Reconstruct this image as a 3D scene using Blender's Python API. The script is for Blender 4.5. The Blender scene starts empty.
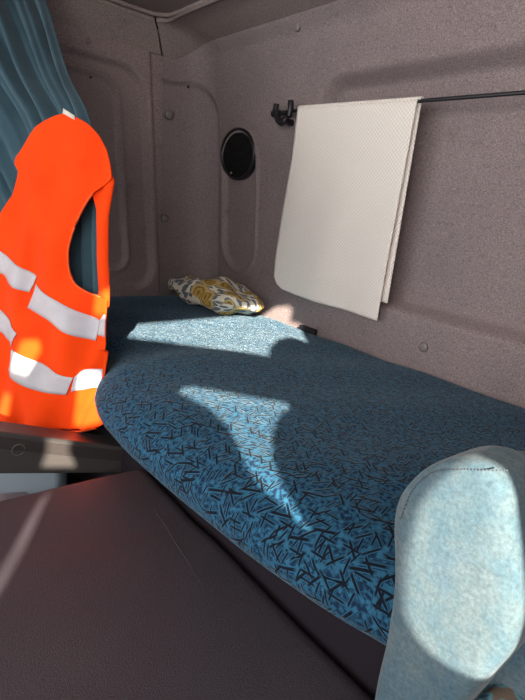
import bpy, bmesh, math, random
import numpy as np
from mathutils import Vector, Matrix
random.seed(4)
C = bpy.context.scene.collection

# ------------------------------------------------------------------ camera
cam_d = bpy.data.cameras.new('camera'); cam = bpy.data.objects.new('camera', cam_d); C.objects.link(cam)
cx = Vector((0.617061, -0.274191, 0.737594)); cy = Vector((0.777694, 0.070110, -0.624720))
def cam_axes():
    f = 511.0
    def ray(u, v): return Vector((u-262.5, -(v-350.0), -f))
    X = -ray(-165, 160); X.normalize()
    Y = ray(900, 293); Y = Y - X*X.dot(Y); Y.normalize()
    return Matrix((X, Y, X.cross(Y)))
R3 = cam_axes()
cam.matrix_world = Matrix.Translation((2.105, -1.124, .335)) @ R3.to_4x4()
cam_d.sensor_fit = 'VERTICAL'; cam_d.sensor_height = 36; cam_d.lens = 511.0/700*36
cam_d.clip_start = .01
bpy.context.scene.camera = cam

# ------------------------------------------------------------------ world, sun, exposure
SUN = Vector((-.74, .50, -.36)).normalized()
w = bpy.data.worlds.new('sky'); bpy.context.scene.world = w; w.use_nodes = True
bg = w.node_tree.nodes['Background']; bg.inputs[0].default_value = (.80, .90, 1, 1); bg.inputs[1].default_value = 1.6
sd = bpy.data.lights.new('sun', 'SUN'); sd.energy = 28; sd.angle = math.radians(.6); sd.color = (1, .89, .74)
so = bpy.data.objects.new('sun', sd); C.objects.link(so); so.location = (4, -3, 3)
so.rotation_euler = SUN.to_track_quat('-Z', 'Y').to_euler()
ad = bpy.data.lights.new('windscreen_daylight', 'AREA'); ad.shape = 'RECTANGLE'; ad.size = 1.9; ad.size_y = .8
ad.energy = 17; ad.color = (1, .97, .95)
ao = bpy.data.objects.new('windscreen_daylight', ad); C.objects.link(ao); ao.location = (1.5, -2.3, .42)
ao.rotation_euler = (math.radians(88), 0, 0)
ad2 = bpy.data.lights.new('side_fill', 'AREA'); ad2.shape = 'RECTANGLE'; ad2.size = .9; ad2.size_y = .5  # added fill lamp inside the closed right side, lifts the dark rear corner
ad2.energy = 20; ad2.color = (1, .97, .95)
ao2 = bpy.data.objects.new('side_fill', ad2); C.objects.link(ao2); ao2.location = (2.42, -1.55, .55)
ao2.rotation_euler = Vector((-1, .5, 0)).to_track_quat('-Z', 'Y').to_euler()
vs = bpy.context.scene.view_settings
vs.view_transform = 'Standard'; vs.look = 'None'; vs.gamma = 1; vs.exposure = 0; vs.use_curve_mapping = False

# ------------------------------------------------------------------ helpers
def link(name, me, mat=None, parent=None, label=None, cat=None, kind=None, group=None, smooth=True):
    o = bpy.data.objects.new(name, me); C.objects.link(o)
    if mat: me.materials.append(mat)
    if parent: o.parent = parent; o.matrix_parent_inverse = Matrix.Translation(-parent.location)
    if smooth and len(me.polygons): me.polygons.foreach_set('use_smooth', [True]*len(me.polygons))
    for k, v in (('label', label), ('category', cat), ('kind', kind), ('group', group)):
        if v: o[k] = v
    return o
def empty(name, loc, label, cat, group=None):
    o = bpy.data.objects.new(name, None); C.objects.link(o); o.location = loc; o.empty_display_size = .05
    o['label'] = label; o['category'] = cat
    if group: o['group'] = group
    return o
def grid_mesh(P, uv=None, closed_v=False):
    """P: array (nu, nv, 3)"""
    nu, nv = P.shape[:2]
    me = bpy.data.meshes.new('m')
    idx = np.arange(nu*nv).reshape(nu, nv)
    F = []
    for i in range(nu-1):
        for j in range(nv-1 + (1 if closed_v else 0)):
            j2 = (j+1) % nv
            F.append((idx[i, j], idx[i+1, j], idx[i+1, j2], idx[i, j2]))
    me.from_pydata([tuple(map(float, p)) for p in P.reshape(-1, 3)], [], [tuple(map(int, f)) for f in F])
    if uv is not None:
        l = me.uv_layers.new(name='UVMap'); U = uv.reshape(-1, 2)
        vi = np.empty(len(me.loops), dtype=np.int32); me.loops.foreach_get('vertex_index', vi)
        l.data.foreach_set('uv', U[vi].astype(np.float32).ravel())
    me.update(); return me
def solidify(o, t, off=-1):
    m = o.modifiers.new('solid', 'SOLIDIFY'); m.thickness = t; m.offset = off; return m
def subsurf(o, n=1):
    m = o.modifiers.new('sub', 'SUBSURF'); m.levels = n; m.render_levels = n
def bevel(o, wd, seg=3):
    m = o.modifiers.new('bev', 'BEVEL'); m.width = wd; m.segments = seg; m.limit_method = 'ANGLE'; m.angle_limit = math.radians(35)
def bm_mesh(bm):
    me = bpy.data.meshes.new('m'); bmesh.ops.recalc_face_normals(bm, faces=bm.faces); bm.to_mesh(me); bm.free(); return me
def box_bm(lo, hi, bm=None):
    bm = bm or bmesh.new()
    r = bmesh.ops.create_cube(bm, size=1)
    for v in r['verts']:
        v.co = Vector([lo[i]+(hi[i]-lo[i])*(v.co[i]+.5) for i in range(3)])
    return bm
def prism(pts2, to3, depth_vec, bm=None):
    bm = bm or bmesh.new()
    a = [bm.verts.new(to3(*p)) for p in pts2]
    b = [bm.verts.new(Vector(to3(*p))+Vector(depth_vec)) for p in pts2]
    bm.faces.new(a); bm.faces.new(b[::-1])
    n = len(a)
    for i in range(n): bm.faces.new((a[i], b[i], b[(i+1) % n], a[(i+1) % n]))
    return bm
def tube_bm(pts, r, seg=12, bm=None):
    bm = bm or bmesh.new(); pts = [Vector(p) for p in pts]; rings = []
    for i, p in enumerate(pts):
        t = (pts[min(i+1, len(pts)-1)]-pts[max(i-1, 0)]).normalized()
        ref = Vector((0, 0, 1)) if abs(t.z) < .9 else Vector((1, 0, 0))
        a = t.cross(ref).normalized(); b = t.cross(a)
        rings.append([bm.verts.new(p+a*r*math.cos(q)+b*r*math.sin(q)) for q in [2*math.pi*k/seg for k in range(seg)]])
    for i in range(len(rings)-1):
        for k in range(seg):
            bm.faces.new((rings[i][k], rings[i][(k+1) % seg], rings[i+1][(k+1) % seg], rings[i+1][k]))
    bm.faces.new(rings[0][::-1]); bm.faces.new(rings[-1]); return bm
def sstep(x, a, b):
    t = np.clip((x-a)/(b-a), 0, 1); return t*t*(3-2*t)
def rrect(x, z, x0, x1, z0, z1, r):
    qx = np.abs(x-(x0+x1)/2)-(x1-x0)/2+r; qz = np.abs(z-(z0+z1)/2)-(z1-z0)/2+r
    return np.hypot(np.maximum(qx, 0), np.maximum(qz, 0))+np.minimum(np.maximum(qx, qz), 0)-r
def catmull(pts, n=8):
    pts = [np.array(p, float) for p in pts]; out = []
    for i in range(len(pts)-1):
        p0 = pts[max(i-1, 0)]; p1 = pts[i]; p2 = pts[i+1]; p3 = pts[min(i+2, len(pts)-1)]
        for k in range(n):
            t = k/n; out.append(.5*((2*p1)+(-p0+p2)*t+(2*p0-5*p1+4*p2-p3)*t*t+(-p0+3*p1-3*p2+p3)*t**3))
    out.append(pts[-1]); return np.array(out)

# ------------------------------------------------------------------ materials
class NT:
    def __init__(s, name):
        s.m = bpy.data.materials.new(name); s.m.use_nodes = True; s.t = s.m.node_tree; s.n = s.t.nodes
        s.b = s.n['Principled BSDF']
    def nd(s, ty, **kw):
        o = s.n.new(ty)
        for k, v in kw.items():
            if k.startswith('i_'): o.inputs[k[2:].replace('_', ' ')].default_value = v
            else: setattr(o, k, v)
        return o
    def l(s, a, b): s.t.links.new(a, b)
    def val(s, x, sock):
        if isinstance(x, (int, float)): sock.default_value = x
        else: s.l(x, sock)
    def math(s, op, a, b=0.0, c=None):
        o = s.n.new('ShaderNodeMath'); o.operation = op; s.val(a, o.inputs[0]); s.val(b, o.inputs[1])
        if c is not None: s.val(c, o.inputs[2])
        return o.outputs[0]
    def ramp(s, fac, stops, interp='LINEAR'):
        o = s.n.new('ShaderNodeValToRGB'); o.color_ramp.interpolation = interp; e = o.color_ramp.elements
        while len(e) < len(stops): e.new(.5)
        for k, (p, c) in enumerate(stops): e[k].position = p; e[k].color = (*c, 1)
        s.val(fac, o.inputs[0]); return o.outputs[0]
    def mix(s, fac, a, b, mode='MIX'):
        o = s.n.new('ShaderNodeMix'); o.data_type = 'RGBA'; o.blend_type = mode
        s.val(fac, o.inputs[0])
        for x, k in ((a, 6), (b, 7)):
            if isinstance(x, tuple): o.inputs[k].default_value = (*x, 1)
            else: s.l(x, o.inputs[k])
        return o.outputs[2]
    def coord(s, which='Object'): return s.nd('ShaderNodeTexCoord').outputs[which]
    def noise(s, co, scale, detail=3, rough=.5):
        o = s.nd('ShaderNodeTexNoise'); o.inputs['Scale'].default_value = scale; o.inputs['Detail'].default_value = detail
        o.inputs['Roughness'].default_value = rough; s.l(co, o.inputs['Vector']); return o
    def voro(s, co, scale, feature='F1', dist='EUCLIDEAN', rnd=1.0):
        o = s.nd('ShaderNodeTexVoronoi', feature=feature); 
        if feature != 'DISTANCE_TO_EDGE': o.distance = dist
        o.inputs['Scale'].default_value = scale; o.inputs['Randomness'].default_value = rnd
        s.l(co, o.inputs['Vector']); return o
    def bump(s, h, strength=.3, dist=.001):
        o = s.nd('ShaderNodeBump'); o.inputs['Strength'].default_value = strength; o.inputs['Distance'].default_value = dist
        s.val(h, o.inputs['Height']); s.l(o.outputs[0], s.b.inputs['Normal'])
    def set(s, **kw):
        for k, v in kw.items(): s.b.inputs[k.replace('_', ' ')].default_value = v
        return s
def plain(name, col, rough=.6, grain=0, sheen=0, metallic=0.0):
    m = NT(name); m.b.inputs['Base Color'].default_value = (*col, 1); m.set(Roughness=rough, Metallic=metallic)
    if sheen: m.b.inputs['Sheen Weight'].default_value = sheen; m.b.inputs['Sheen Roughness'].default_value = .4
    if grain:
        co = m.coord(); n = m.noise(co, grain, 2); m.bump(n.outputs[0], .35, .002)
    return m.m
def panel_mat(name, c1, c2):
    m = NT(name); co = m.coord(); m.set(Roughness=.72); m.b.inputs['Specular IOR Level'].default_value = .25
    n = m.noise(co, 330, 2, .6); big = m.noise(co, 3.5, 4, .6); st = m.noise(co, 11, 5, .7)
    c = m.mix(m.ramp(big.outputs[0], [(.3, (0,)*3), (.7, (1,)*3)]), c1, c2)
    c = m.mix(.75, c, m.ramp(n.outputs[0], [(.3, (.5,)*3), (.7, (1.5,)*3)]), 'MULTIPLY')
    sp = m.ramp(st.outputs[0], [(.62, (0,)*3), (.72, (.35,)*3)])
    c = m.mix(sp, c, (.10, .07, .06)); m.l(c, m.b.inputs['Base Color'])
    v = m.voro(co, 480); m.bump(v.outputs['Distance'], .5, .0012); return m.m
M = {}
M['panel'] = panel_mat('moulded_panel', (.265, .210, .204), (.218, .174, .172))
M['panel_dark'] = panel_mat('side_panel', (.30, .228, .218), (.245, .186, .180))
M['head'] = panel_mat('headliner', (.27, .215, .195), (.23, .183, .17))
M['black'] = plain('black_plastic', (.012, .011, .013), .45)
M['darkgrey'] = plain('dark_grey_plastic', (.05, .045, .043), .5, 300)
M['button'] = plain('grey_button', (.20, .17, .165), .4)
M['greyblue'] = plain('grey_blue_plastic', (.16, .20, .23), .45, 200)
M['beige'] = plain('beige_trim', (.33, .27, .22), .7, 200)
M['floor'] = plain('dark_floor', (.02, .018, .018), .8, 80)
M['skirt'] = plain('berth_skirt', (.016, .013, .017), .95, 260); M['skirt'].node_tree.nodes['Principled BSDF'].inputs['Specular IOR Level'].default_value = .1
M['strap'] = plain('black_strap', (.008, .008, .010), .6)

def mattress_mat():
    m = NT('mattress_velour'); uv = m.coord('UV')
    wn = m.noise(uv, 9, 2); w2 = m.nd('ShaderNodeVectorMath', operation='MULTIPLY_ADD')
    m.l(wn.outputs['Color'], w2.inputs[0]); w2.inputs[1].default_value = (.010, .010, 0); m.l(uv, w2.inputs[2]); p = w2.outputs[0]
    D = None
    layers = [(12, 11, 85, .5), (63, 10, 78, .55), (107, 12, 90, .5), (148, 10, 80, .5), (85, 14, 105, .5), (30, 8, 60, .5)]
    for a, sx, sy, off in layers:
        mp = m.nd('ShaderNodeMapping'); mp.inputs['Rotation'].default_value = (0, 0, math.radians(a))
        m.l(p, mp.inputs['Vector'])
        ml = m.nd('ShaderNodeVectorMath', operation='MULTIPLY'); m.l(mp.outputs[0], ml.inputs[0]); ml.inputs[1].default_value = (sx, sy, 1)
        ad = m.nd('ShaderNodeVectorMath', operation='ADD'); m.l(ml.outputs[0], ad.inputs[0]); ad.inputs[1].default_value = (a*.37, a*.71, 0)
        v = m.nd('ShaderNodeTexVoronoi', distance='CHEBYCHEV'); v.voronoi_dimensions = '2D'
        v.inputs['Scale'].default_value = 1; m.l(ad.outputs[0], v.inputs['Vector'])
        D = v.outputs['Distance'] if D is None else m.math('MINIMUM', D, v.outputs['Distance'])
    rp = m.noise(p, 60, 1)
    rip = m.math('SINE', m.math('MULTIPLY_ADD', rp.outputs[0], 4.5, m.math('MULTIPLY', D, 62.0)))
    bgc = m.mix(m.math('POWER', m.math('MULTIPLY_ADD', rip, .5, .5), 1.8), (.003, .016, .042), (.017, .092, .165))
    mask = m.ramp(D, [(.095, (0,)*3), (.135, (1,)*3)])
    line = m.ramp(D, [(.11, (0,)*3), (.15, (1,)*3), (.20, (0,)*3)])
    c = m.mix(mask, (.001, .004, .011), bgc)
    c = m.mix(m.math('MULTIPLY', line, .55), c, (.035, .17, .28))
    m.l(c, m.b.inputs['Base Color']); m.set(Roughness=.85)
    m.b.inputs['Sheen Weight'].default_value = .18; m.b.inputs['Sheen Roughness'].default_value = .35
    m.b.inputs['Sheen Tint'].default_value = (.66, .86, .98, 1); m.b.inputs['Specular IOR Level'].default_value = .2
    h = m.math('ADD', mask, m.math('MULTIPLY', rip, .12)); m.bump(h, .55, .0022); return m.m
M['mattress'] = mattress_mat()

def vinyl():
    m = NT('leather_grain_vinyl'); co = m.coord()
    v = m.voro(co, 330, 'DISTANCE_TO_EDGE'); n = m.noise(co, 6, 4, .6)
    c = m.mix(n.outputs[0], (.052, .043, .050), (.036, .031, .040)); 
    sc = m.noise(co, 60, 4, .75); sp = m.ramp(sc.outputs[0], [(.70, (0,)*3), (.78, (.5,)*3)])
    c = m.mix(sp, c, (.10, .08, .075)); m.l(c, m.b.inputs['Base Color'])
    m.set(Roughness=.52); m.b.inputs['Specular IOR Level'].default_value = .45
    m.bump(m.ramp(v.outputs[0], [(0, (0,)*3), (.12, (1,)*3)]), .5, .0009); return m.m
M['vinyl'] = vinyl()

def fabric(name, col, col2, scale=900, sheen=.5, rough=.9, trans=0.0):
    m = NT(name); co = m.coord(); n = m.noise(co, 14, 4, .6); f = m.noise(co, scale, 2)
    c = m.mix(m.ramp(n.outputs[0], [(.35, (0,)*3), (.65, (1,)*3)]), col, col2)
    m.l(c, m.b.inputs['Base Color']); m.set(Roughness=rough); m.b.inputs['Sheen Weight'].default_value = sheen
    m.b.inputs['Specular IOR Level'].default_value = .15
    m.bump(f.outputs[0], .3, .0008)
    if trans:
        out = m.n['Material Output']; tr = m.nd('ShaderNodeBsdfTranslucent'); m.l(c, tr.inputs[0]); mx = m.nd('ShaderNodeMixShader'); mx.inputs[0].default_value = trans
        m.l(m.b.outputs[0], mx.inputs[1]); m.l(tr.outputs[0], mx.inputs[2]); m.l(mx.outputs[0], out.inputs[0])
    return m.m
M['curtain'] = fabric('teal_curtain', (.032, .070, .092), (.044, .090, .115), 700, .12, .8)
M['orange'] = fabric('orange_mesh_cloth', (.90, .060, .001), (.86, .050, .001), 800, .02, .8, .12)
M['reflective'] = fabric('silver_reflective_tape', (.47, .46, .48), (.40, .39, .42), 1600, .1, .45)
M['binding'] = fabric('orange_binding', (.75, .085, .01), (.70, .075, .01), 1400, .1, .7)
M['label'] = plain('white_label', (.6, .56, .48), .8)
def velour_mat():
    m = NT('pale_teal_velour'); co = m.coord(); n = m.noise(co, 45, 5, .65); n2 = m.noise(co, 320, 3, .7); n3 = m.noise(co, 16, 3, .5)
    c = m.mix(m.ramp(n.outputs[0], [(.35, (0,)*3), (.65, (1,)*3)]), (.046, .085, .108), (.078, .108, .118))
    c = m.mix(m.ramp(n3.outputs[0], [(.55, (0,)*3), (.72, (.5,)*3)]), c, (.044, .085, .122))
    c = m.mix(1.0, c, m.ramp(n2.outputs[0], [(.3, (.72,)*3), (.7, (1.22,)*3)]), 'MULTIPLY')
    m.l(c, m.b.inputs['Base Color']); m.set(Roughness=.9); m.b.inputs['Sheen Weight'].default_value = .12
    m.b.inputs['Specular IOR Level'].default_value = .1; m.bump(n2.outputs[0], .3, .0008); return m.m
M['velour'] = velour_mat()
M['thread'] = plain('stitching', (.06, .07, .09), .9)
M['vthread'] = plain('grey_stitching', (.06, .052, .055), .9)

def towel_mat():
    m = NT('waffle_towel'); uv = m.coord('UV'); s = m.nd('ShaderNodeSeparateXYZ'); m.l(uv, s.inputs[0])
    a = m.math('SINE', m.math('MULTIPLY', s.outputs[0], 620.0))
    b = m.math('SINE', m.math('MULTIPLY', s.outputs[1], 620.0))
    h = m.math('MULTIPLY', a, b); n = m.noise(uv, 6, 3)
    c = m.mix(m.math('MULTIPLY_ADD', h, .5, .5), (.76, .68, .60), (.92, .855, .78)); m.l(c, m.b.inputs['Base Color'])
    m.set(Roughness=.95); m.b.inputs['Specular IOR Level'].default_value = .1
    m.bump(m.math('ADD', h, n.outputs[0]), .4, .0015); return m.m
M['towel'] = towel_mat()
M['stain'] = plain('tan_stitch_mark', (.42, .33, .24), .9)

def floral():
    m = NT('floral_cotton'); co = m.coord('UV')
    wn = m.noise(co, 22, 3, .6); w2 = m.nd('ShaderNodeVectorMath', operation='MULTIPLY_ADD')
    m.l(wn.outputs['Color'], w2.inputs[0]); w2.inputs[1].default_value = (.035, .035, 0); m.l(co, w2.inputs[2]); p = w2.outputs[0]
    v = m.nd('ShaderNodeTexVoronoi'); v.voronoi_dimensions = '2D'; v.inputs['Scale'].default_value = 13; m.l(p, v.inputs['Vector'])
    d = v.outputs['Distance']
    fl = m.ramp(d, [(0, (.10, .045, .01)), (.12, (.55, .36, .08)), (.2, (.14, .07, .02)), (.24, (.50, .34, .10)), (.34, (.62, .47, .20)), (.37, (.06, .05, .05)), (.40, (.78, .72, .56))])
    ml = m.nd('ShaderNodeVectorMath', operation='MULTIPLY'); m.l(p, ml.inputs[0]); ml.inputs[1].default_value = (30, 62, 1)
    v2 = m.nd('ShaderNodeTexVoronoi'); v2.voronoi_dimensions = '2D'; v2.inputs['Scale'].default_value = 1; m.l(ml.outputs[0], v2.inputs['Vector'])
    lf = m.ramp(v2.outputs['Distance'], [(0, (.11, .14, .19)), (.26, (.17, .20, .25)), (.36, (.03, .035, .05)), (.43, (.80, .74, .60))])
    mask = m.ramp(d, [(.38, (0,)*3), (.41, (1,)*3)])
    c = m.mix(mask, fl, lf); m.l(c, m.b.inputs['Base Color']); m.set(Roughness=.9); return m.m
M['floral'] = floral()

# ------------------------------------------------------------------ cab shell
LEAN = .12
def wall_y(z): return -LEAN*z
# back wall
xs = np.concatenate([np.arange(.50, 1.75, .0055), np.arange(1.75, 2.46, .03)]); zs = np.arange(-.22, .868, .0055)
Xg, Zg = np.meshgrid(xs, zs, indexing='ij')
H = np.zeros_like(Xg)
d = rrect(Xg, Zg, .96, 3.2, .125, .715, .10); H += .045*(1-sstep(d, -.040, .0))          # large recess behind the towel
d = rrect(Xg, Zg, .505, .705, .122, .585, .10); H += .014*(1-sstep(d, -.012, .0)); H -= .007*np.exp(-(d/.008)**2)   # oblong recess under the speaker
H -= .030*sstep(Zg, .80, .868)**2
P = np.stack([Xg, wall_y(Zg)+H, Zg], -1)
link('wall_back', grid_mesh(P), M['panel'], kind='structure')
# rounded corner strip between the seam and the back wall
cp = catmull([(.372, -.200), (.373, -.13), (.382, -.065), (.405, -.024), (.448, -.003), (.50, 0.0)], 14)
seg = np.concatenate([[0], np.cumsum(np.hypot(*(cp[1:]-cp[:-1]).T))])
tg_ = np.gradient(cp, axis=0); tg_ /= np.linalg.norm(tg_, axis=1)[:, None]
zs = np.arange(-.22, .868, .0055)
Sg, Zg = np.meshgrid(seg, zs, indexing='ij')
d = rrect(Sg, Zg, -.30, .262, -.5, .765, .16); H = .018*(1-sstep(d, -.018, .006))
endk = sstep(Sg, seg[-1]-.02, seg[-1]); H = H*(1-endk)-.030*sstep(Zg, .80, .868)**2*sstep(Sg, .1, seg[-1])
zt_ = .802+.063*sstep(Sg, .03, .24); Zc = np.where(Zg > .66, .66+(Zg-.66)/(.868-.66)*(zt_-.66), Zg)
P = np.stack([cp[:, 0][:, None]-tg_[:, 1][:, None]*H, cp[:, 1][:, None]+tg_[:, 0][:, None]*H-LEAN*Zc*(.5+.5*sstep(Sg, 0, .2)), Zc], -1)
link('trim_6', grid_mesh(P), M['panel'], kind='structure'); strip_top = P[:, -1].copy()
# left wall
ys = np.arange(-1.3, -.19, .0055); zs = np.arange(-.80, .802, .0055)
Yg, Zg = np.meshgrid(ys, zs, indexing='ij'); H = np.zeros_like(Yg)
Ys = Yg+.06*Zg; d = rrect(Ys, Zg, -2.4, -.212, .01, .748, .09); H += .030*(1-sstep(d, -.018, .0))
d = rrect(Ys, Zg, -2.4, -.305, .075, .700, .06); H += .018*(1-sstep(d, -.014, .0)); H -= .005*np.exp(-(d/.008)**2)
H += .010*np.clip((Ys+.200)/.008, 0, 1)                                           # seam between the two panels
top = .80+0*Yg
Zt = np.where(Zg > .70, .70+(Zg-.70)/(.80-.70)*(top-.70), Zg)
P = np.stack([.372-H, Yg-.06*Zg, Zt], -1)[::-1]
link('wall_left', grid_mesh(P), M['panel_dark'], kind='structure')
# cove strips between walls and ceiling
topL = np.array([[.372, y, .80] for y in np.linspace(-1.6, -.255, 30)])
def loft(name, A, B):
    rows = []
    for a, b in zip(A, B):
        d = b-a; rows.append(catmull([a, a+d*.25+np.array([0, 0, .004]), a+d*.6+np.array([0, 0, .008]), a+d*.9+np.array([0, 0, .004]), b, b+d*.06+np.array([0, 0, .012])], 5))
    link(name, grid_mesh(np.array(rows)), M['head'], kind='structure')
loft('trim_2', topL, np.array([[.413, y-.050, .878] for y in topL[:, 1]]))
bx0 = np.array([[x, wall_y(.862)-.0285, .861] for x in np.linspace(.50, 2.45, 50)])
A = np.concatenate([[[.373, -.243, .800]], strip_top, bx0[1:]])
tt = np.linspace(0, 1, len(strip_top)+1)
cb = catmull([(.417, -.301, .8785), (.424, -.286, .8805), (.444, -.270, .882), (.50, -.270, .885)], 40)
B = np.array([cb[int(t*(len(cb)-1))] for t in tt]+[[x, -.270, .886] for x in bx0[1:, 0]])
loft('trim_1', A, B)
# ceiling with a rolled lip
bm = bmesh.new(); box_bm((.28, -2.75, .900), (2.5, .05, .93), bm)
link('ceiling', bm_mesh(bm), M['head'], kind='structure', smooth=False)
bm = tube_bm([(.435, -1.6, .888), (.432, -.40, .889), (.437, -.32, .890), (.46, -.283, .893), (.52, -.272, .896), (2.45, -.272, .896)], .006, 10)
link('trim_4', bm_mesh(bm), M['head'], kind='structure')
# outer skin of the cab behind the trim panels
bm = box_bm((.24, -2.75, -.84), (.26, .09, .93)); link('trim_7', bm_mesh(bm), M['panel_dark'], kind='structure', smooth=False)
bm = box_bm((.24, .07, -.84), (2.5, .09, .93)); link('trim_8', bm_mesh(bm), M['panel_dark'], kind='structure', smooth=False)
# floor
link('floor', bm_mesh(box_bm((.3, -2.75, -.84), (2.5, .03, -.80))), M['floor'], kind='structure', smooth=False)
# right side of the cab: unseen gobo, openings cut to shape the sun patches
holes = {
 'p1': [(-1.650, .756), (-1.644, .796), (-1.344, .812), (-1.245, .819), (-1.151, .814), (-1.106, .83), (-1.06, .814), (-1.048, .794), (-1.048, .759), (-1.012, .735), (-1.028, .649), (-1.078, .682), (-1.128, .672), (-1.166, .642), (-1.181, .61), (-1.323, .654), (-1.475, .701), (-1.590, .731)],
 'p2': [(-1.412, 0.551), (-1.386, 0.551), (-1.277, 0.516), (-1.171, 0.484), (-1.17, 0.474), (-1.201, 0.461), (-1.219, 0.436), (-1.227, 0.404), (-1.219, 0.374), (-1.201, 0.341), (-1.18, 0.312), (-1.194, 0.322), (-1.227, 0.353), (-1.255, 0.376), (-1.274, 0.401), (-1.288, 0.431), (-1.308, 0.466), (-1.343, 0.5), (-1.386, 0.526), (-1.41, 0.539)],
 'bol': [(-1.170, .32), (-1.174, .359), (-1.175, .383), (-1.174, .402), (-1.171, .415), (-1.165, .428), (-1.158, .437), (-1.150, .440), (-1.139, .434), (-1.130, .427), (-1.122, .406), (-1.115, .374), (-1.108, .336), (-1.105, .305), (-1.110, .279), (-1.13, .282), (-1.141, .285), (-1.153, .292), (-1.163, .304)],
 'cov': [(-1.678, .385), (-1.662, .385), (-1.648, .3), (-1.648, .274), (-1.671, .289)],
 'arm': [(-1.726, .494), (-1.677, .480), (-1.681, .456), (-1.665, .413), (-1.737, .43), (-1.725, .466)],
 'v1': [(-1.678, .633), (-1.631, .625), (-1.617, .507), (-1.673, .505), (-1.697, .512)],
 'v2': [(-1.842, .732), (-1.796, .727), (-1.79, .703), (-1.826, .652), (-1.874, .672)],
 'v3': [(-1.907, .625), (-1.877, .613), (-1.891, .553), (-1.931, .558)],
}
cu = bpy.data.curves.new('panel', 'CURVE'); cu.dimensions = '2D'; cu.fill_mode = 'BOTH'; cu.extrude = .002
def spl(pts):
    s = cu.splines.new('POLY'); s.points.add(len(pts)-1)
    for k, p in enumerate(pts): s.points[k].co = (p[0], p[1], 0, 1)
    s.use_cyclic_u = True
spl([(-2.75, -.82), (.1, -.82), (.1, .92), (-2.75, .92)])
for h in holes.values(): spl(h)
tmp = bpy.data.objects.new('tmp', cu); C.objects.link(tmp)
bpy.context.view_layer.update()
me = bpy.data.meshes.new_from_object(tmp.evaluated_get(bpy.context.evaluated_depsgraph_get())); bpy.data.objects.remove(tmp)
for v in me.vertices: y, z, t = v.co; v.co = (2.45+t, y, z)
link('gobo_right', me, M['panel_dark'], kind='structure', smooth=False)
# beige pillar trim beside the driver's seat
o = link('trim_5', bm_mesh(box_bm((.38, -1.05, -.8), (.44, -.885, .33))), M['beige'], kind='structure', smooth=False); bevel(o, .02)

# ------------------------------------------------------------------ small fittings in the walls
def disc(name, label, x, z, r, mat, group=None, dome=.35, side=False, cat='button'):
    bm = bmesh.new(); n = 20; prof = [(1.0, -.30), (1.0, .25), (.86, .45), (.5, .45+dome*.3), (.0, .45+dome*.4)]
    if side: c = Vector((.372, x, z)); U, V, N = Vector((0, 1, 0)), Vector((0, 0, 1)), Vector((1, 0, 0))
    else:
        c = Vector((x, wall_y(z)-.03*float(sstep(np.array(z), .80, .868))**2, z)); U = Vector((1, 0, 0)); V = Vector((0, -LEAN, 1)).normalized(); N = Vector((0, -1, -LEAN)).normalized()
    rings = []
    for pr, ph in prof[:-1]:
        rings.append([bm.verts.new(U*math.cos(a)*pr*r+V*math.sin(a)*pr*r+N*ph*r) for a in [2*math.pi*k/n for k in range(n)]])
    for i in range(len(rings)-1):
        for k in range(n): bm.faces.new((rings[i][k], rings[i][(k+1) % n], rings[i+1][(k+1) % n], rings[i+1][k]))
    bm.faces.new(rings[-1]); bm.faces.new(rings[0][::-1])
    o = link(name, bm_mesh(bm), mat, label=label, cat=cat, group=group); o.location = c; return o
disc('panel_button', 'round grey trim button high on the back wall near the ceiling above the towel', .886, .838, .012, M['button'], 'trim buttons on the back wall')
disc('panel_button', 'round grey trim button low on the back wall right of the towel', 1.407, .062, .013, M['button'], 'trim buttons on the back wall')
disc('panel_button', 'small grey trim button on the back wall between the black speaker and the towel', .758, .445, .009, M['button'], 'trim buttons on the back wall')
disc('panel_button', 'small grey trim button on the back wall low down beside the floral pillow', .790, .060, .008, M['button'], 'trim buttons on the back wall')
disc('panel_button', 'round grey trim button with a wide collar on the corner panel above the floral pillow', -.200, .275, .014, M['button'], 'trim buttons on the corner panel', side=True)
disc('panel_button', 'round grey trim button on the corner panel high up left of the speaker', -.212, .625, .015, M['button'], 'trim buttons on the corner panel', side=True)
disc('screw', 'tiny dark screw near the top of the corner panel', -.144, .729, .005, M['black'], 'dark screws in the side panels', side=True, cat='screw')
o = disc('screw', 'tiny dark screw in the recessed side panel beside the blue curtain', -.471, .688, .006, M['black'], 'dark screws in the side panels', side=True, cat='screw'); o.location.x = .324
disc('panel_button', 'faint brown trim clip under the headliner above the recessed side panel', -.50, .775, .009, M['button'], 'trim buttons on the corner panel', side=True)

# speaker
sp = empty('speaker', (.60, wall_y(.517), .517), 'round black loudspeaker set into the back wall left of the towel', 'speaker')
def lathe(prof, n=48):
    bm = bmesh.new(); rings = []
    U = Vector((1, 0, 0)); V = Vector((0, -LEAN, 1)).normalized(); N = Vector((0, -1, -LEAN)).normalized()
    for r, h in prof: rings.append([bm.verts.new(sp.location+N*.004+U*r*math.cos(a)*1.12+V*r*math.sin(a)*.94+N*h) for a in [2*math.pi*k/n for k in range(n)]])
    for i in range(len(rings)-1):
        for k in range(n): bm.faces.new((rings[i][k], rings[i][(k+1) % n], rings[i+1][(k+1) % n], rings[i+1][k]))
    bm.faces.new(rings[-1]); return bm_mesh(bm)
link('rim', lathe([(.088, -.012), (.088, .003), (.086, .006), (.082, .007), (.079, .004), (.079, -.01)]), M['black'], sp)
gm = NT('speaker_grille'); gco = gm.coord(); gv = gm.voro(gco, 260, rnd=.1); gm.l(gm.ramp(gv.outputs['Distance'], [(.3, (.004,)*3), (.5, (.010,)*3)]), gm.b.inputs['Base Color']); gm.bump(gv.outputs['Distance'], .4, .001); gm.set(Roughness=.8); gm.b.inputs['Specular IOR Level'].default_value = .15
link('grille', lathe([(.080, .000), (.06, .003), (.03, .005), (.004, .005)]), gm.m, sp)
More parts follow.
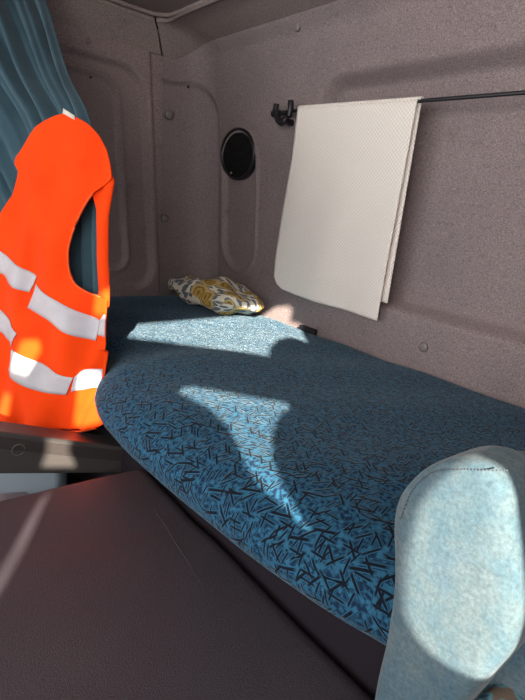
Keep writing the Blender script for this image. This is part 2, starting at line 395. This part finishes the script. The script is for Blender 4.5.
bm = bmesh.new(); bmesh.ops.create_icosphere(bm, subdivisions=2, radius=.004); bmesh.ops.translate(bm, verts=bm.verts, vec=sp.location+Vector((-.018, -.010, -.062)))
link('grille_screw', bm_mesh(bm), M['button'], sp)

# rail for the towel
RY = -.114
rail = empty('towel_rail', (.88, RY, .621), 'thin black rail on the back wall with a black hooked bracket, towel hangs over it', 'rail')
link('rod', bm_mesh(tube_bm([(.865, RY, .622), (1.30, RY, .6145), (2.44, RY, .595)], .0042, 12)), M['black'], rail)
k = lambda x, z, y=RY-.004: (x, y, z)
bm = tube_bm([k(.905, .648), k(.908, .630), k(.906, .608), k(.893, .594), k(.876, .590), k(.860, .597), k(.850, .612), k(.842, .628), k(.843, .644)], .0085, 12)
tube_bm([k(.832, .618), k(.862, .617)], .010, 12, bm); tube_bm([k(.870, .618), k(.893, .616)], .006, 12, bm)
tube_bm([(.868, RY, .600), (.868, wall_y(.6)+.01, .600)], .009, 12, bm); bevel(link('bracket', bm_mesh(bm), M['black'], rail), .001, 2)

# ------------------------------------------------------------------ towel
tow = empty('towel', (1.12, RY, .62), 'white waffle towel folded over the black rail on the back wall', 'towel')
def pl(z, off): return off-LEAN*z
def towel_sheet(zt, zb_fn, xl_fn, xr_fn, off_fn, N=60, Mv=70):
    P = np.zeros((N, Mv, 3)); U = np.zeros((N, Mv, 2))
    for i in range(N):
        u = i/(N-1)
        for j in range(Mv):
            v = j/(Mv-1); z = zt(u)+(zb_fn(u)-zt(u))*v; x = xl_fn(v)+(xr_fn(v)-xl_fn(v))*u
            y = pl(z, off_fn(u, v)); P[i, j] = (x, y, z); U[i, j] = (x, z)
    return grid_mesh(P, U)
xl = lambda v: float(np.interp(v, [0, .25, .55, .85, .96, 1], [.942, .925, .890, .860, .856, .872]))
xr = lambda v: float(np.interp(v, [0, 1], [1.336, 1.277]))
zb = lambda u: float(np.interp(u, [0, .06, .2, .45, .8, 1], [.125, .112, .106, .103, .101, .100]))
wav = lambda u, v: -.0455+.013*v-.006*math.sin(u*5+.6)*v-.004*math.sin(u*13+2*v)*v
zt = lambda u: .6255-.010*u
o = link('front_fold', towel_sheet(zt, zb, xl, xr, wav), M['towel'], tow); solidify(o, .003, 0)
xl2 = lambda v: float(np.interp(v, [0, .5, 1], [.944, .880, .850])); xr2 = lambda v: float(np.interp(v, [0, 1], [1.338, 1.296]))
o = link('back_fold', towel_sheet(zt, lambda u: .150+.004*math.sin(u*3), xl2, xr2, lambda u, v: -.0325+.014*v-.003*math.sin(u*7)*v), M['towel'], tow); solidify(o, .003, 0)
P = np.zeros((30, 9, 3)); U = np.zeros((30, 9, 2))
for i in range(30):
    u = i/29
    for j in range(9):
        t = math.pi*j/8; z0 = .6255-.010*u
        P[i, j] = (.942+.402*u, pl(z0, -.039)-.0062*math.cos(t), z0+.0062*math.sin(t)); U[i, j] = (P[i, j][0], z0+j*.002)
o = link('top_fold', grid_mesh(P, U), M['towel'], tow); solidify(o, .003, 0)
rng = random.Random(3); bm = bmesh.new()
for q in range(26):
    x = 1.262+rng.random()*.020; z = .325+rng.random()*.035
    p = Vector((x, pl(z, -.0365), z)); a = rng.random()*3.1
    tube_bm([p, p+Vector((math.cos(a)*.004, -.0003, math.sin(a)*.004))], .0007, 5, bm)
link('stitched_mark', bm_mesh(bm), M['stain'], tow, label='faint tan stitched mark near the right edge')

# ------------------------------------------------------------------ berth: base, mattress
o = link('berth_base', bm_mesh(box_bm((.40, -.668, -.55), (2.42, -.02, -.120))), M['skirt'], label='dark grey berth base under the blue mattress, its front face above the vinyl cover', cat='bed base', smooth=False); bevel(o, .006)
def yn(x):   # how far forward the nose of the mattress comes
    return float(np.interp(x, [.38, .98, 1.06, 1.13, 1.22, 1.35, 1.5, 1.68, 1.80, 1.88, 2.0, 2.4], [-.655, -.660, -.690, -.740, -.765, -.772, -.765, -.750, -.730, -.705, -.69, -.68]))
nx = 300; xs = np.concatenate([[.384, .386, .390, .397, .408, .42], np.linspace(.435, 2.40, nx)])
P = []; U = []
for x in xs:
    e = min(1, (x-.384)/.04); ed = math.sqrt(max(0, 1-(1-e)**2)); Y = 0.5*(yn(x-.02)+yn(x+.02)); rr = .062
    crown = .012*sstep(np.array(x), 1.00, 1.16)-.008; crown = float(crown)
    prof = [(-.006, -.09), (-.004, -.02), (-.012, -.004+crown*.4), (-.04, .0), (-.12, crown*.3), (-.25, crown*.6), (-.40, crown), (Y+.20, crown*1.1), (Y+.13, crown*.9-.004), (Y+.075, -.010+crown*.6), (Y+.035, -.024), (Y+.010, -.044), (Y, -.066), (Y+.006, -.090), (Y+.028, -.108), (Y+.07, -.116), (Y+.3, -.116)]
    c = catmull(prof, 6); row = []; s = 0
    for q, (y, z) in enumerate(c):
        if q: s += math.hypot(*(c[q]-c[q-1]))
        bump_ = .0022*math.sin(x*9+y*7)+.0016*math.sin(x*23-y*11)
        cz = -.058; zz = cz+(z-cz)*(.35+.65*ed)+bump_*(1 if z > -.05 else 0)
        row.append((x, y, zz)); U.append((x, s))
    P.append(row)
P = np.array(P)
o = link('mattress', grid_mesh(P, np.array(U)), M['mattress'], label='blue velour berth mattress with a pattern of crossing short lines', cat='mattress')
for k_ in (0, -1):
    bm = bmesh.new(); bm.faces.new([bm.verts.new(p) for p in P[k_]]); link('end_panel', bm_mesh(bm), M['mattress'], o)
o = link('mattress_strap', bm_mesh(box_bm((.965, -.022, -.01), (1.035, -.006, .012))), M['strap'], label='short black strap between the mattress edge and the back wall below the towel', cat='strap'); bevel(o, .003)

# ------------------------------------------------------------------ floral pillow
N1, N2 = 60, 40; P = np.zeros((N1, N2, 3)); U = np.zeros((N1, N2, 2))
pc = Vector((.625, -.13, .002)); ax = Vector((.255, .0, 0)); bx_ = Vector((.03, .10, 0))
PX = None
def pill(u, v, side):
    a = 2*u-1; b = 2*v-1; ea = 1-abs(a)**5; eb = 1-abs(b)**3
    h = .044*math.sqrt(max(0, ea))*math.sqrt(max(0, eb))*(1+.28*math.sin(a*4+1)+.15*math.sin(b*6+a*7))
    p = pc+ax*a*(1-.22*b*b)+bx_*b*(1-.42*a*a)+Vector((0, 0, .042))
    return Vector((p.x, p.y, p.z+(h if side else -.85*h)+.006*math.sin(a*9)))
bm_p = []
for side in (1, 0):
    for i in range(N1):
        for j in range(N2): P[i, j] = pill(i/(N1-1), j/(N2-1), side); U[i, j] = (i/(N1-1)*.42, j/(N2-1)*.24+side*.5)
    bm_p.append((P.copy(), U.copy()))
pil = empty('pillow', (.60, -.115, 0), 'small floral cream pillow with brown flowers and grey leaves in the bed corner', 'pillow')
link('pillow_cover', grid_mesh(*bm_p[0]), M['floral'], pil)
link('pillow_underside', grid_mesh(bm_p[1][0][::-1], bm_p[1][1][::-1]), M['floral'], pil)

# ------------------------------------------------------------------ curtain
def curtain():
    nu, nv = 220, 60; P = np.zeros((nu, nv, 3))
    Rv = catmull([(.575, -.705, .862), (.620, -.705, .80), (.735, -.705, .69), (.86, -.705, .571), (.965, -.705, .50), (1.040, -.705, .42), (1.072, -.703, .35), (1.062, -.70, .24), (1.075, -.70, .12), (1.085, -.70, .04)], 8)
    Lv = catmull([(.40, -1.30, .862), (.40, -1.22, .75), (.405, -1.08, .60), (.42, -.93, .45), (.45, -.85, .33), (.52, -.80, .20), (.60, -.785, 0), (.62, -.785, -.20)], 8)
    for i in range(nu):
        u = i/(nu-1)
        for j in range(nv):
            v = j/(nv-1); q = v*(len(Rv)-1); k0 = min(int(q), len(Rv)-2); f = q-k0
            a = Rv[k0]*(1-f)+Rv[k0+1]*f; q2 = v*(len(Lv)-1); k2 = min(int(q2), len(Lv)-2); f2 = q2-k2; b = Lv[k2]*(1-f2)+Lv[k2+1]*f2
            p = a*(1-u)+b*u; t = b-a; n = np.array([-t[1], t[0], 0]); n /= np.linalg.norm(n)
            if n[1] > 0: n = -n
            ph = 2*math.pi*(9.3*u+.35*math.sin(u*7)+.25*v)
            A = (.030-.010*v)*(.65+.35*math.sin(u*31+1))*(1 if u > .03 else u/.03)
            s = math.sin(ph); s = abs(s)**.75*(1 if s > 0 else -1)
            off = A*s+.006*math.sin(2.3*ph+v*3)*(1-.3*v)
            P[i, j] = p+n*(off+.012)
    return grid_mesh(P)
cur = empty('curtain', (.8, -.8, .86), 'dusky blue velvet berth curtain gathered in folds behind the orange vest', 'curtain')
o = link('drape', curtain(), M['curtain'], cur); solidify(o, .003, 0)
link('curtain_tail', bm_mesh(tube_bm([(1.078, -.712, .07), (1.088, -.712, .03), (1.098, -.712, .008)], .004, 8)), M['curtain'], cur)

# ------------------------------------------------------------------ hi-vis vest
VD = np.array([-.862, -.507, 0]); VN = np.array([.507, -.862, 0]); VP = np.array([1.06, -.76, 0])
def vdisp(a, z):
    h = 0.0
    top = np.clip((z-.20)/.28, 0, 1)
    h += .012*top*np.exp(-((a-.045)/.10)**2)                       # the rounded seat head under the cloth
    h += .011*math.sin(18*a+4*z)*(1-top)+.006*math.sin(52*a-12*z+1)*(1-.6*top)+.003*math.sin(70*a+22*z)
    h += .010*math.exp(-((a-.12-.10*(.3-z))/.020)**2)*(1-top)       # front opening overlap
    h -= .012*math.exp(-((a+.02+.35*(z+.14))/.014)**2)*(1 if z < .02 else 0)
    return float(h)
def vpt(a, z, off=0.0):
    return VP+VD*a+VN*(vdisp(a, z)+off)+np.array([0, 0, z])
def poly_interp(pts):   # pts: (z, a)
    zz = [p[0] for p in pts][::-1] if pts[0][0] > pts[-1][0] else [p[0] for p in pts]
    aa = [p[1] for p in pts][::-1] if pts[0][0] > pts[-1][0] else [p[1] for p in pts]
    return lambda z: float(np.interp(z, zz, aa))
vest = empty('safety_vest', (1.0, -.80, -.17), 'orange high visibility vest with silver bands hanging over the driver seat', 'vest')
def rowsheet(zt, zbf, Lf, Rf, N, Mv, off=0.0, fn=vpt):
    """Columns run from Lf(z) to Rf(z); the bottom edge follows zbf(a)."""
    P = np.zeros((N, Mv, 3)); U = np.zeros((N, Mv, 2))
    for j in range(Mv):
        v = j/(Mv-1)
        for i in range(N):
            u = i/(N-1); z = zt+(zbf(u)-zt)*v; a = Lf(z)+(Rf(z)-Lf(z))*u
            P[i, j] = fn(a, z, off); U[i, j] = (a, z)
    return grid_mesh(P, U)
Lf = poly_interp([(.470, .030), (.466, .045), (.457, .069), (.445, .095), (.415, .125), (.385, .158), (.372, .163), (.358, .155), (.309, .171), (.266, .200), (.245, .225), (.22, .270), (.138, .31), (-.24, .32)])
Rf = poly_interp([(.470, .020), (.466, -.002), (.456, -.030), (.439, -.049), (.414, -.064), (.388, -.074), (.365, -.080), (.352, -.068), (.334, -.044), (.310, -.027), (.263, .001), (.221, .014), (.181, .013), (.153, 0.0), (.137, -.028), (.131, -.078), (.089, -.077), (.037, -.078), (-.02, -.067), (-.09, -.060), (-.142, -.076), (-.24, -.066)])
zbot = lambda u: float(np.interp(u, [0, .35, .6, .8, .93, .97, 1], [-.228, -.212, -.195, -.180, -.163, -.155, -.142]))
o = link('front_panel', rowsheet(.470, zbot, Lf, Rf, 90, 150), M['orange'], vest); solidify(o, .0018, 0)
# strap side behind the armhole
Ls = poly_interp([(.375, -.020), (.339, -.035), (.303, -.046), (.246, -.051), (.15, -.050), (.10, -.045)])
Rs = poly_interp([(.375, -.074), (.361, -.081), (.296, -.075), (.21, -.075), (.131, -.079), (.10, -.078)])
def vpt2(a, z, off): return vpt(a, z, off)+VN*(-.006+.004*math.sin(a*160))
o = link('shoulder_strap', rowsheet(.375, lambda u: .115, Ls, Rs, 16, 50, 0, vpt2), M['orange'], vest); solidify(o, .0018, 0)
# back panel of the vest, hanging behind the seat
def vpt3(a, z, off): return VP+VD*a+VN*(off-.075+.006*math.sin(30*a))+np.array([0, 0, z])
o = link('back_panel', rowsheet(.18, lambda u: -.20, lambda z: .30, lambda z: .03-.04*min(1, max(0, (.10-z)/.3)), 40, 40, 0, vpt3), M['orange'], vest); solidify(o, .0018, 0)
def band(up, lo, n=24, off=.003, name='reflective_band'):
    U_ = catmull(up, n); L_ = catmull(lo, n); P = np.zeros((len(U_), 6, 3))
    m = min(len(U_), len(L_)); ua = [U_[int(round(k*(len(U_)-1)/(m-1)))] for k in range(m)]; la = [L_[int(round(k*(len(L_)-1)/(m-1)))] for k in range(m)]
    P = np.zeros((m, 7, 3))
    for i in range(m):
        for j in range(7):
            q = ua[i]+(la[i]-ua[i])*j/6; P[i, j] = vpt(q[0], q[1], off)
    o = link(name, grid_mesh(P), M['reflective'], vest); solidify(o, .0008, 0); return o
band([(.31, .218), (.272, .204), (.2, .185), (.145, .17), (.096, .152)], [(.31, .160), (.274, .147), (.201, .136), (.159, .123), (.115, .115)])
band([(.096, .135), (.037, .113), (-.015, .095), (-.060, .084)], [(.115, .082), (.063, .067), (-.004, .043), (-.047, .037)])
band([(-.060, .086), (-.072, .099), (-.0765, .098)], [(-.052, .051), (-.065, .052), (-.0765, .053)], off=.0022)
band([(.31, .080), (.276, .070), (.203, .053), (.168, .043), (.134, .023)], [(.31, .034), (.278, .028), (.203, .007), (.189, -.002), (.157, -.014)])
band([(.151, -.015), (.089, -.032), (.034, -.049), (-.004, -.051)], [(.181, -.076), (.117, -.094), (.060, -.100), (.016, -.096)])
band([(-.006, -.050), (-.027, -.029), (-.060, -.025)], [(.002, -.085), (-.020, -.076), (-.058, -.066)], off=.0022)
# binding round the armhole and the neck seam
bz = [(.334, -.044), (.310, -.027), (.263, .001), (.221, .014), (.181, .013), (.153, 0.0), (.139, -.028), (.133, -.060)]
link('armhole_binding', bm_mesh(tube_bm([vpt(a, z, .001) for z, a in [tuple(p) for p in catmull(bz, 5)]], .0022, 8)), M['binding'], vest)
hz = [vpt(float(a), float(z), .001) for a, z in [(.30, -.2265), (.22, -.2195), (.14, -.207), (.06, -.193), (-.02, -.175), (-.055, -.160)]]
link('hem_binding', bm_mesh(tube_bm(hz, .0018, 8)), M['binding'], vest)
tg = bmesh.new(); q0 = vpt(.012, .462, .004)
tl = link('neck_label', bm_mesh(prism([(-.014, 0), (.014, -.010), (.013, -.002), (-.013, .009)], lambda a, z: tuple(q0+VD*-a+np.array([0, 0, z+.008])), tuple(VN*.0012))), M['label'], vest, label='small cream cloth label at the neck')

# ------------------------------------------------------------------ driver seat (mostly under the vest)
ds = empty('driver_seat', (.85, -.85, -.75), 'driver seat mostly hidden under the orange vest, with a scuffed black armrest', 'seat')
def obox(a0, a1, n0, n1, z0, z1):
    bm = box_bm((0, 0, 0), (1, 1, 1))
    for v in bm.verts: 
        p = VP+VD*(a0+(a1-a0)*v.co.x)+VN*(n0+(n1-n0)*v.co.y); v.co = (p[0], p[1], z0+(z1-z0)*v.co.z)
    return bm
o = link('backrest', bm_mesh(obox(.05, .36, -.060, -.020, -.5, .12)), M['greyblue'], ds); bevel(o, .015, 4)
o = link('headrest', bm_mesh(obox(.045, .105, -.05, -.008, .25, .435)), M['greyblue'], ds); bevel(o, .018, 4)
# armrest, sloping up towards the front of the cab
def sl(y): return -.2215-.336*(y+.62)     # top height along y
bm = bmesh.new()
prof = [(-1.12, 0), (-.66, 0), (-.630, -.003), (-.612, -.012), (-.604, -.030), (-.608, -.050), (-.622, -.060), (-.66, -.0605), (-1.12, -.105)]
pts = [(y, sl(y)+dz if dz > -.061 or y > -1 else sl(y)+dz) for y, dz in prof]
pts[7] = (-.66, -.273); pts[8] = (-1.12, -.163)
prism(pts, lambda y, z: (1.125, y, z), (-.062, 0, 0), bm)
arm = link('armrest', bm_mesh(bm), M['darkgrey'], ds, label='dark worn plastic armrest', smooth=False); bevel(arm, .004, 3)
ip = [(-1.10, sl(-1.10)-.012), (-.665, sl(-.665)-.010), (-.655, sl(-.655)-.036), (-1.10, sl(-1.10)-.035)]
o = link('armrest_inlay', bm_mesh(prism(ip, lambda y, z: (1.124, y, z), (.003, 0, 0))), plain('scuffed_inlay', (.035, .029, .027), .5, 180), arm, smooth=False); bevel(o, .0015, 2)
bm = bmesh.new(); n = 28; ring = []
rc = Vector((1.1285, -.885, -.165))
link('ring_mark', bm_mesh(tube_bm([rc+Vector((0, .0115*math.cos(t), .0115*math.sin(t))) for t in [2*math.pi*k/n for k in range(n-2)]], .0009, 6)), plain('ring_mark', (.12, .10, .08), .5), arm)
# grey plastic side shield of the seat base
prof = [(-1.3, -.285), (-1.05, -.286), (-.90, -.290), (-.855, -.298), (-.835, -.318), (-.830, -.36), (-.85, -.60), (-1.3, -.60)]
o = link('side_shield', bm_mesh(prism(prof, lambda y, z: (1.10, y, z), (-.04, 0, 0))), M['greyblue'], ds, smooth=False, label='grey plastic side shield'); bevel(o, .008, 3)
bm = box_bm((.80, -.90, -.75), (1.08, -.66, -.42)); tube_bm([(1.09, -.80, -.33), (1.10, -.76, -.35), (1.09, -.73, -.42)], .010, 10, bm); tube_bm([(1.09, -.72, -.31), (1.11, -.70, -.36), (1.10, -.67, -.42)], .008, 10, bm)
link('seat_mechanism', bm_mesh(bm), M['black'], ds)

# ------------------------------------------------------------------ vinyl covered engine tunnel
cov = empty('engine_cover', (1.7, -1.1, -.8), 'dark grained vinyl engine cover in the foreground with a stitched seam', 'engine cover')
nx_, ny_ = 90, 90; P = np.zeros((nx_, ny_, 3))
for i, x in enumerate(np.linspace(1.245, 1.90, nx_)):
    for j, y in enumerate(np.linspace(-1.75, -.674, ny_)):
        ex = min(1, (x-1.245)/.02); ey = min(1, (-.674-y)/.014)
        z = -.19-.018*(1-math.sqrt(1-(1-ex)**2))*1.0-.010*(1-math.sqrt(1-(1-ey)**2))+.003*math.sin(x*6)*math.sin(y*5)+.0012*math.sin(x*19+y*13)
        z += -.004*math.exp(-((x-1.42-.2*(y+.8))/.05)**2)
        P[i, j] = (x, y, z)
link('cover_top', grid_mesh(P), M['vinyl'], cov)
link('cover_body', bm_mesh(box_bm((1.249, -1.75, -.79), (1.90, -.678, -.206))), M['vinyl'], cov, smooth=False)
bm = bmesh.new(); a = Vector((1.399, -.7285, -.1885)); b = Vector((1.597, -.755, -.1885)); n = 44
for i in range(n):
    p = a+(b-a)*(i/n); q = a+(b-a)*((i+.5)/n); off = Vector((0, -.0006*math.sin(i*.35), 0))
    tube_bm([p+off, q+off], .0006, 5, bm)
link('seam', bm_mesh(bm), M['vthread'], cov)

# ------------------------------------------------------------------ passenger seat shoulder, front right
ps = empty('passenger_seat', (2.15, -.72, -.75), 'pale teal velour seat shoulder catching the sun at the right edge', 'seat')
BO = np.array([1.95, -.80, 0])
def bolster():
    # silhouette of the padded side in (x, z)
    L = catmull([(1.950, -.13), (1.947, -.0485), (1.9445, -.0017), (1.9445, .0358), (1.9412, .0778), (1.9352, .1077), (1.9302, .1294), (1.9291, .1491), (1.9326, .1668), (1.9435, .189), (1.9582, .2052), (1.9729, .2147)], 6)
    Rr = catmull([(1.990, -.06), (2.002, .0037), (2.012, .0421), (2.020, .0704), (2.0266, .0964), (2.0258, .1284), (2.0165, .1627), (2.0073, .190), (2.0022, .2034), (1.997, .2104), (1.9887, .2148), (1.9753, .2158)], 6)
    m = len(L); nt = 40; P = np.zeros((m, nt, 3)); U = np.zeros((m, nt, 2))
    for i in range(m):
        l, r = L[i], Rr[i]; c = (l+r)/2; h = (r-l)/2
        topk = min(1, (m-1-i)/9); dep = .026*math.sqrt(max(.02, 1-(1-topk)**2))
        for j in range(nt):
            t = 2*math.pi*j/nt; ct, st_ = math.cos(t), math.sin(t)
            e = .40; X_ = abs(ct)**e*(1 if ct > 0 else -1); Y_ = abs(st_)**e*(1 if st_ > 0 else -1)
            q = c+h*X_; P[i, j] = (q[0]-.008, -.805+dep*Y_, q[1]-.011*float(sstep(q[1], .08, .20))); U[i, j] = (j/nt*.25, q[1])
    return P, U
P, U = bolster()
bmP = grid_mesh(P, U, closed_v=True)
bo = link('side_bolster', bmP, M['velour'], ps)
bm = bmesh.new(); bm.faces.new([bm.verts.new(p) for p in P[-1]]); link('bolster_cap', bm_mesh(bm), M['velour'], bo)
# row of stitches and piping near the top of the bolster
bm = bmesh.new(); sp_ = catmull([(1.9317, .140), (1.9345, .1603), (1.9408, .1752), (1.950, .1867), (1.9657, .1956), (1.9800, .2022), (1.9930, .2085)], 14)
for i in range(0, len(sp_)-1, 2):
    p, q = sp_[i], sp_[i+1]; tube_bm([(p[0], -.8312, p[1]), (q[0], -.8312, q[1])], .0005, 5, bm)
link('stitches', bm_mesh(bm), M['thread'], bo)
o = link('backrest', bm_mesh(box_bm((1.955, -.792, -.6), (2.40, -.735, .196))), M['velour'], ps); bevel(o, .022, 5); subsurf(o, 1)
pm = NT('seat_insert_cloth'); pco = pm.coord(); pv = pm.voro(pco, 90); pn = pm.noise(pco, 40, 3)
pc_ = pm.ramp(pv.outputs['Distance'], [(.2, (.02, .05, .07)), (.4, (.10, .26, .30)), (.6, (.14, .10, .07))]); pm.l(pc_, pm.b.inputs['Base Color']); pm.set(Roughness=.9)
o = link('centre_insert', bm_mesh(box_bm((2.004, -.822, -.5), (2.34, -.770, .045))), pm.m, ps, label='teal and brown patterned insert'); bevel(o, .012, 3)
